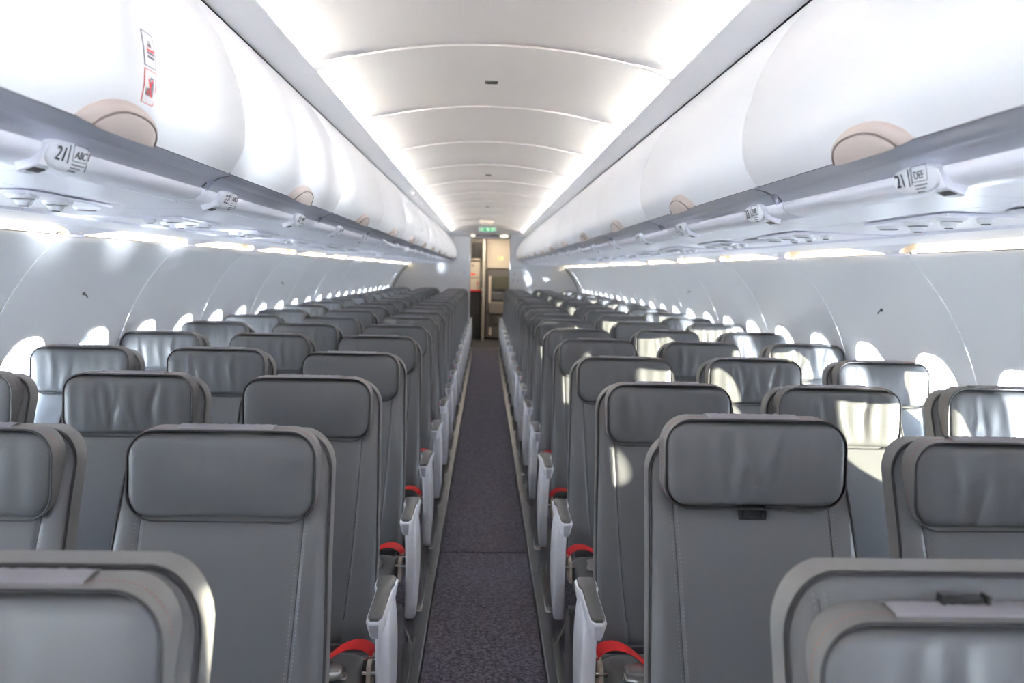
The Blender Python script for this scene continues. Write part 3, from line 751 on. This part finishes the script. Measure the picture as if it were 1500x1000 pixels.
# headrests ----------------------------------------------------------------
HW, HH = .187, .171
def headrest_meshes(kind):
    rnd = random.Random(kind*31+5); folds = []
    nf = (0, 3, 6, 8)[kind] if kind < 4 else 5
    for _ in range(nf):
        folds.append((rnd.uniform(-.12, .12), rnd.uniform(-.25, .25), rnd.uniform(.004, .010), rnd.choice((-1, 1, 1))*rnd.uniform(.0016, .0042), rnd.uniform(.0, 1)))
    if kind == 0: folds = [(.03, .05, .008, -.0012, .5), (-.03, .0, .008, -.0010, .5)]
    if kind == 4: folds = [(-.052, .02, .006, -.007, .3), (-.018, -.35, .005, .0065, .2), (.02, .4, .006, .0065, .8), (.045, .25, .005, -.006, .6), (.055, .05, .007, .005, .9), (-.03, .1, .008, .005, .5), (-.075, -.1, .008, .004, .8)]
    z0, z1 = 0.0, HH; r_ = .050
    def wf(z):
        t_ = z/HH; return rr_half(z, z0, z1, HW-.004*(1-t_), r_)
    def tf(z):
        e = .016; d = min(z-z0, z1-z); f = 1 if d > e else max(.03, (1-((e-d)/e)**2.6)**(1/2.6)) if d > 0 else .03
        return .072*f
    def yf(x, z): return .036+.010*(abs(x)/HW)**2*(-1)+.014*(z/HH)
    def dp(x, z):
        v = 0; t_ = z/HH
        for cx, sl, wd, am, bias in folds:
            xc = cx+sl*(z-.09)+.004*math.sin(z*50+cx*90); env = math.exp(-((t_-bias)/.55)**2)
            v += am*math.exp(-((x-xc)/(wd*(.8+.6*t_)))**2)*env
        v += (.0010*math.sin(x*120+kind)*math.sin(t_*PI))*(kind > 0)
        edge = min((HW-abs(x))/.02, t_/.12, (1-t_)/.12, 1); return v*max(0, edge)+.006*math.sin(PI*t_)*(1-(x/HW)**2)
    zz = [0, .001, .003, .006, .010, .016, .024, .034, .046]+[.046+(HH-.092)*i/10 for i in range(1, 10)]+[HH-q for q in (.046, .034, .024, .016, .010, .006, .003, .001, 0)]
    m = MB(); slab(m, zz, wf, None, tf, yf, NX=56, NB=8, edge=7, disp=dp); pad = m.mesh('headrest', m_leather, ang=75)
    def ol(dw, dy, N=10):
        pts = []
        for cx, cz, a0 in ((HW-.006-r_, HH-r_, 0), (-(HW-.006)+r_, HH-r_, PI/2), (-(HW-.006)+r_, r_, PI), (HW-.006-r_, r_, 1.5*PI)):
            for i in range(N+1):
                a = a0+PI/2*i/N; x = cx+(r_+dw)*math.cos(a); z = cz+(r_+dw)*math.sin(a); pts.append((x, yf(x, z)+dy, z))
        return pts
    m = MB(); m.tube(ol(.0045, -.027), .0019, 5, True); pipe = m.mesh('piping', m_pipe)
    st = stitch_mesh([[(x, y, z) for x, y, z in ol(.0078, -.006)]], 'edge_stitching', m_red_th, .0007, .0045, .002)
    m = MB(); pts = ol(.0062, 0); pts.append(pts[0])
    m.grid([[(x, y-.025, z) for x, y, z in pts], [(x*1.003, y-.012, z) for x, y, z in pts], [(x*1.004, y+.004, z) for x, y, z in pts], [(x, y+.027, z) for x, y, z in pts]]); gus = m.mesh('gusset', m_leath_lit)
    m = MB(); rows = []
    for y_, z_ in ((-.020, HH+.0045), (-.018, HH+.0085), (.0, HH+.0100), (.018, HH+.0100), (.026, HH+.0070), (.027, HH)):
        rows.append([(-.095+.19*i/24, yf(0, HH)+y_*.9+.0008*math.sin(i*3.1), z_+.0007*math.sin(i*2.3+y_*99)) for i in range(25)])
    m.grid(rows); vel = m.mesh('velcro_strip', m_velcro)
    return pad, pipe, st, gus, vel
HR = [headrest_meshes(k_) for k_ in range(5)]
# cushion, armrest, side panel, belt, frame -----------------------------------
m = MB(); rows = []
CY0, CY1, CT = -.20, -.660, .408          # rear, front, top
for k_ in range(25):
    t_ = k_/24; y = CY0+(CY1-CY0)*t_; e = min(t_, 1-t_)*.465; f = 1 if e > .035 else max(.05, (1-((.035-e)/.035)**2.3)**(1/2.3))
    zc_ = CT-.062+.018*t_-(.02*max(0, t_-.8)/.2); ring = []
    for i in range(36):
        th = 2*PI*i/36; c_, s_ = math.cos(th), math.sin(th)
        x = .222*math.copysign(abs(c_)**.35, c_)*(1-.02*(1-f)); z = zc_+.062*f*math.copysign(abs(s_)**.55, s_)-(.006*(1-abs(x)/.222) if s_ > 0 else 0)
        ring.append((x, y, z))
    rows.append(ring)
m.grid(rows, True); m.cap(rows[0], 0, True); m.cap(rows[-1]); cushM = m.mesh('seat_cushion', m_leather, ang=75)
def arm_poly(w_, k_=1.0):         # plan outline, wide at the rear, narrower to the front (toward the camera)
    return [(-.024*k_*w_, -.205), (-.030*w_, -.215), (-.030*w_, -.262), (-.022*w_, -.285), (-.022*w_, -.44), (-.021*w_, -.475), (-.012*w_, -.492), (.012*w_, -.492), (.021*w_, -.475), (.022*w_, -.44), (.024*w_, -.285), (.030*w_, -.262), (.030*w_, -.215), (.022*w_, -.203)]
AZ = .615
m = MB(); m.prism(arm_poly(1.0), 'z', AZ-.056, AZ-.004, 0, .006)
# taper the underside
m.v = [(x*(.72 if z < AZ-.04 else 1), y+(.02 if (z < AZ-.04 and y < -.4) else 0), z-(.0 if y < -.3 else .008)*(z < AZ-.04)) for x, y, z in m.v]
armM = m.mesh('armrest', m_trimw)
m = MB(); pp = [(x*.80, -.345+(y+.345)*.95) for x, y in arm_poly(1.0)]; m.prism(pp, 'z', AZ-.010, AZ+.004, 0, .004); apadM = m.mesh('armrest_pad', m_pad)
def smooth_poly(pts, sub=5):
    P = [Vector(q) for q in pts]; N = len(P); out = []
    for i in range(N):
        p0, p1, p2, p3 = P[i-1], P[i], P[(i+1) % N], P[(i+2) % N]
        for k_ in range(sub):
            t_ = k_/sub; out.append(tuple(.5*((2*p1)+(p2-p0)*t_+(2*p0-5*p1+4*p2-p3)*t_*t_+(3*p1-p0-3*p2+p3)*t_**3)))
    return out
def panel_mesh(s):                # white end panel hanging from the aisle armrest; s points to the aisle
    m = MB(); poly = smooth_poly([(-.225, .580), (-.30, .582), (-.372, .55), (-.405, .46), (-.412, .36), (-.385, .27), (-.345, .215), (-.295, .205), (-.265, .25), (-.255, .34), (-.235, .42), (-.215, .50)])
    m.prism(poly, 'x', -.019, .019, 0, .009)
    m.v = [(x+s*(.013*math.sin(PI*min(1, max(0, (.60-z)/.42)))), y, z) for x, y, z in m.v]
    return m.mesh('end_panel', m_trimw, ang=60)
endM = {s: panel_mesh(s) for s in (-1, 1)}
def belt_meshes(s):               # s: direction of the aisle side; strap starts at that side and arcs inward
    m = MB(); DZB = -.024; pts = [(s*.212, -.235, .452), (s*.212, -.25, .468), (s*.20, -.262, .487), (s*.175, -.275, .503), (s*.145, -.29, .509), (s*.11, -.306, .503), (s*.075, -.325, .487), (s*.04, -.345, .470), (s*.0, -.36, .4585), (s*-.03, -.372, .4555)]
    sp_ = Prof3([(s*(.238-(.212-s*a_)*.8), b_-.02, c_-.043) for a_, b_, c_ in pts]); rows = []
    for q in sp_:
        rows.append([(q[0]+d*.15*s, q[1]+d, q[2]+e) for d, e in ((-.024, 0), (.024, .004), (.024, .0055), (-.024, .0015))])
    m.grid(rows, True); m.cap(rows[0]); m.cap(rows[-1]); st = m.mesh('belt_strap', m_belt)
    m = MB(); pts2 = [(-s*.205, -.225, .448), (-s*.18, -.25, .463), (-s*.13, -.30, .462), (-s*.07, -.35, .4565), (-s*.01, -.385, .4570), (s*.03, -.40, .459)]
    rows = [[(q[0]+d*.4*s, q[1]+d, q[2]+e) for d, e in ((-.024, 0), (.024, .0), (.024, .0018), (-.024, .0018))] for q in Prof3([(a_, b_-.01, c_-.044) for a_, b_, c_ in pts2])]
    m.grid(rows, True); m.cap(rows[0]); m.cap(rows[-1]); st2 = m.mesh('belt_strap', m_belt)
    m = MB(); poly = [(s*.105, -.352), (s*.085, -.338), (s*.048, -.332), (s*.028, -.345), (s*.024, -.385), (s*.045, -.398), (s*.085, -.398), (s*.105, -.388)]
    m.prism(poly, 'z', .437, .457, 0, .005); m.v = [(x+s*.07, y-.005, z-.020) for x, y, z in m.v]; bk = m.mesh('buckle', m_buckle)
    m = MB(); m.prism([(s*.098, -.350), (s*.066, -.338), (s*.060, -.392), (s*.098, -.388)], 'z', .457, .462, 0, .002); m.v = [(x+s*.07, y-.005, z-.020) for x, y, z in m.v]; bl = m.mesh('buckle_flap', m_buckle)
    m = MB(); m.tube([(s*.098, -.350, .438), (s*.112, -.355, .435), (s*.113, -.382, .435), (s*.098, -.388, .438)], .0022, 6); m.v = [(x+s*.07, y-.005, z-.020) for x, y, z in m.v]; bt = m.mesh('buckle_bar', m_steel)
    return st, st2, bk, bl, bt
def Prof3(pts, sub=5):
    P = [Vector(q) for q in pts]; out = []
    for i in range(len(P)-1):
        p0 = P[i-1] if i else P[0]; p1 = P[i]; p2 = P[i+1]; p3 = P[i+2] if i+2 < len(P) else P[-1]
        for k_ in range(sub):
            t_ = k_/sub; out.append(.5*((2*p1)+(p2-p0)*t_+(2*p0-5*p1+4*p2-p3)*t_*t_+(3*p1-p0-3*p2+p3)*t_**3))
    out.append(P[-1]); return out
beltM = {s: belt_meshes(s) for s in (-1, 1)}
m = MB(); m.tube([(-.258, -.20, .375), (.258, -.20, .375)], .016, 10); m.tube([(-.258, -.52, .325), (.258, -.52, .325)], .016, 10)
m.box(-.21, .21, -.60, -.17, .325, .345, 0, .004); 
m.box(-.2, .2, -.165, -.135, .34, .40, 0, .004); frameM = m.mesh('seat_frame', m_dgrey)
m = MB(); m.tube([(0, -.52, .33), (0, -.55, .012)], .014, 8); m.box(-.02, .02, -.60, -.08, 0.007, .022, 0, .004)
m.tube([(0, -.20, .37), (0, -.13, .02)], .014, 8); m.tube([(0, -.52, .31), (0, -.16, .05)], .009, 8); legM = m.mesh('leg', m_steel)
m = MB(); m.tube([(-.03, -.33, .40), (.03, -.33, .40)], .006, 8); m.box(-.035, .015, -.30, -.285, .385, .425, 0, .003); pivM = m.mesh('pivot_bar', m_steel)
m = MB(); m.box(-.022, .022, 0, .012, -.016, .010, 0, .003); m.box(-.028, -.024, -.003, .012, -.018, .012); m.box(.024, .028, -.003, .012, -.018, .012); m.box(-.026, .026, -.004, .002, -.018, -.013); brM = m.mesh('headrest_slider', m_dark)
m = MB(); m.box(-.024, -.021, -.005, .014, -.02, .012); 
# beige inner bracket beside the cushion
m = MB(); m.prism([(-.25, .43), (-.33, .42), (-.35, .35), (-.27, .34)], 'x', -.006, .006, 0, .002); brkM = m.mesh('side_bracket', m_beige)

def build_seat(s, col, row, hk, dz):
    """s: side of the aisle (-1 left, 1 right); col 0 aisle, 1 middle, 2 window"""
    y = R0+PITCH*row; x = s*(.537+.517*col)
    name = ('aisle', 'middle', 'window')[col]; side = ('left', '', 'right')[s+1]
    i = row+1
    feat = {0: 'smooth headrest', 1: 'lightly creased headrest', 2: 'creased headrest', 3: 'deeply wrinkled headrest', 4: 'wrinkled headrest'}[hk]
    if dz > .02: feat = 'raised wrinkled headrest'
    lab = 'grey %s seat with %s, %s of aisle, %s row from camera' % (name, feat, side, ORD[i])
    o = thing('airliner_seat', lab, 'seat', (x, y, 0), 'seats %s of the aisle' % side)
    b = link('backrest', backM, o); link('piping', pipeM, b)
    link('side_band', bandM, b)
    if row < 9: link('seam', seamM, b)
    if row < 4:
        for q_ in stitM: link('seam_stitching', q_, b)['kind'] = 'stuff'
    h = link('headrest', HR[hk][0], o, (0, -.004, .945+dz))
    link('gusset', HR[hk][3], h)
    if row < 10: link('piping', HR[hk][1], h)
    if row < 4: link('edge_stitching', HR[hk][2], h)['kind'] = 'stuff'
    link('velcro_strip', HR[hk][4], h)
    if dz > .02: link('headrest_slider', brM, o, (0, surf_y(0, .972)-.009, .972))
    if dz < -.03: link('headrest_slider', brM, o, (0, surf_y(0, 1.07)-.011, 1.080))
    link('seat_cushion', cushM, o); link('seat_frame', frameM, o)
    ax = -s*.267
    if col == 0:
        a = link('armrest', armM, o, (ax, 0, 0)); link('armrest_pad', apadM, a)
        e = link('end_panel', endM[-s], o, (ax-s*.004*0, 0, 0)); link('pivot_bar', pivM, o, (ax+s*.02, 0, 0))
        link('side_bracket', brkM, o, (ax+s*.034, 0, 0))
        link('leg', legM, o, (ax+s*.012, 0, 0))
        B = beltM[-s]; link('belt_strap', B[0], o); link('belt_strap', B[1], o)
        k_ = link('buckle', B[2], o); link('buckle_flap', B[3], k_); link('buckle_bar', B[4], k_)
    else:
        a = link('armrest', armM, o, (ax, .0, 0)); link('armrest_pad', apadM, a)
        link('leg', legM, o, (0, 0, 0))
    return o
rs = random.Random(11)
for s in (-1, 1):
    for row in ROWS:
        for col in (0, 1, 2):
            if s < 0: hk = rs.choice((0, 1, 1, 2)) if col == 0 else rs.choice((1, 2, 2, 3))
            else: hk = rs.choice((1, 2, 3, 3))
            dz = rs.uniform(-.004, .006)
            if s < 0 and col == 0 and row == 0: hk, dz = 0, 0
            if s < 0 and col == 0 and row == -1: hk, dz = 0, -.014
            if s > 0 and col == 0 and row == 0: hk, dz = 4, .038
            if s > 0 and col == 0 and row == -1: hk, dz = 4, -.044
            if s > 0 and col == 0 and row == 1: hk, dz = 1, 0
            build_seat(s, col, row, hk, dz)
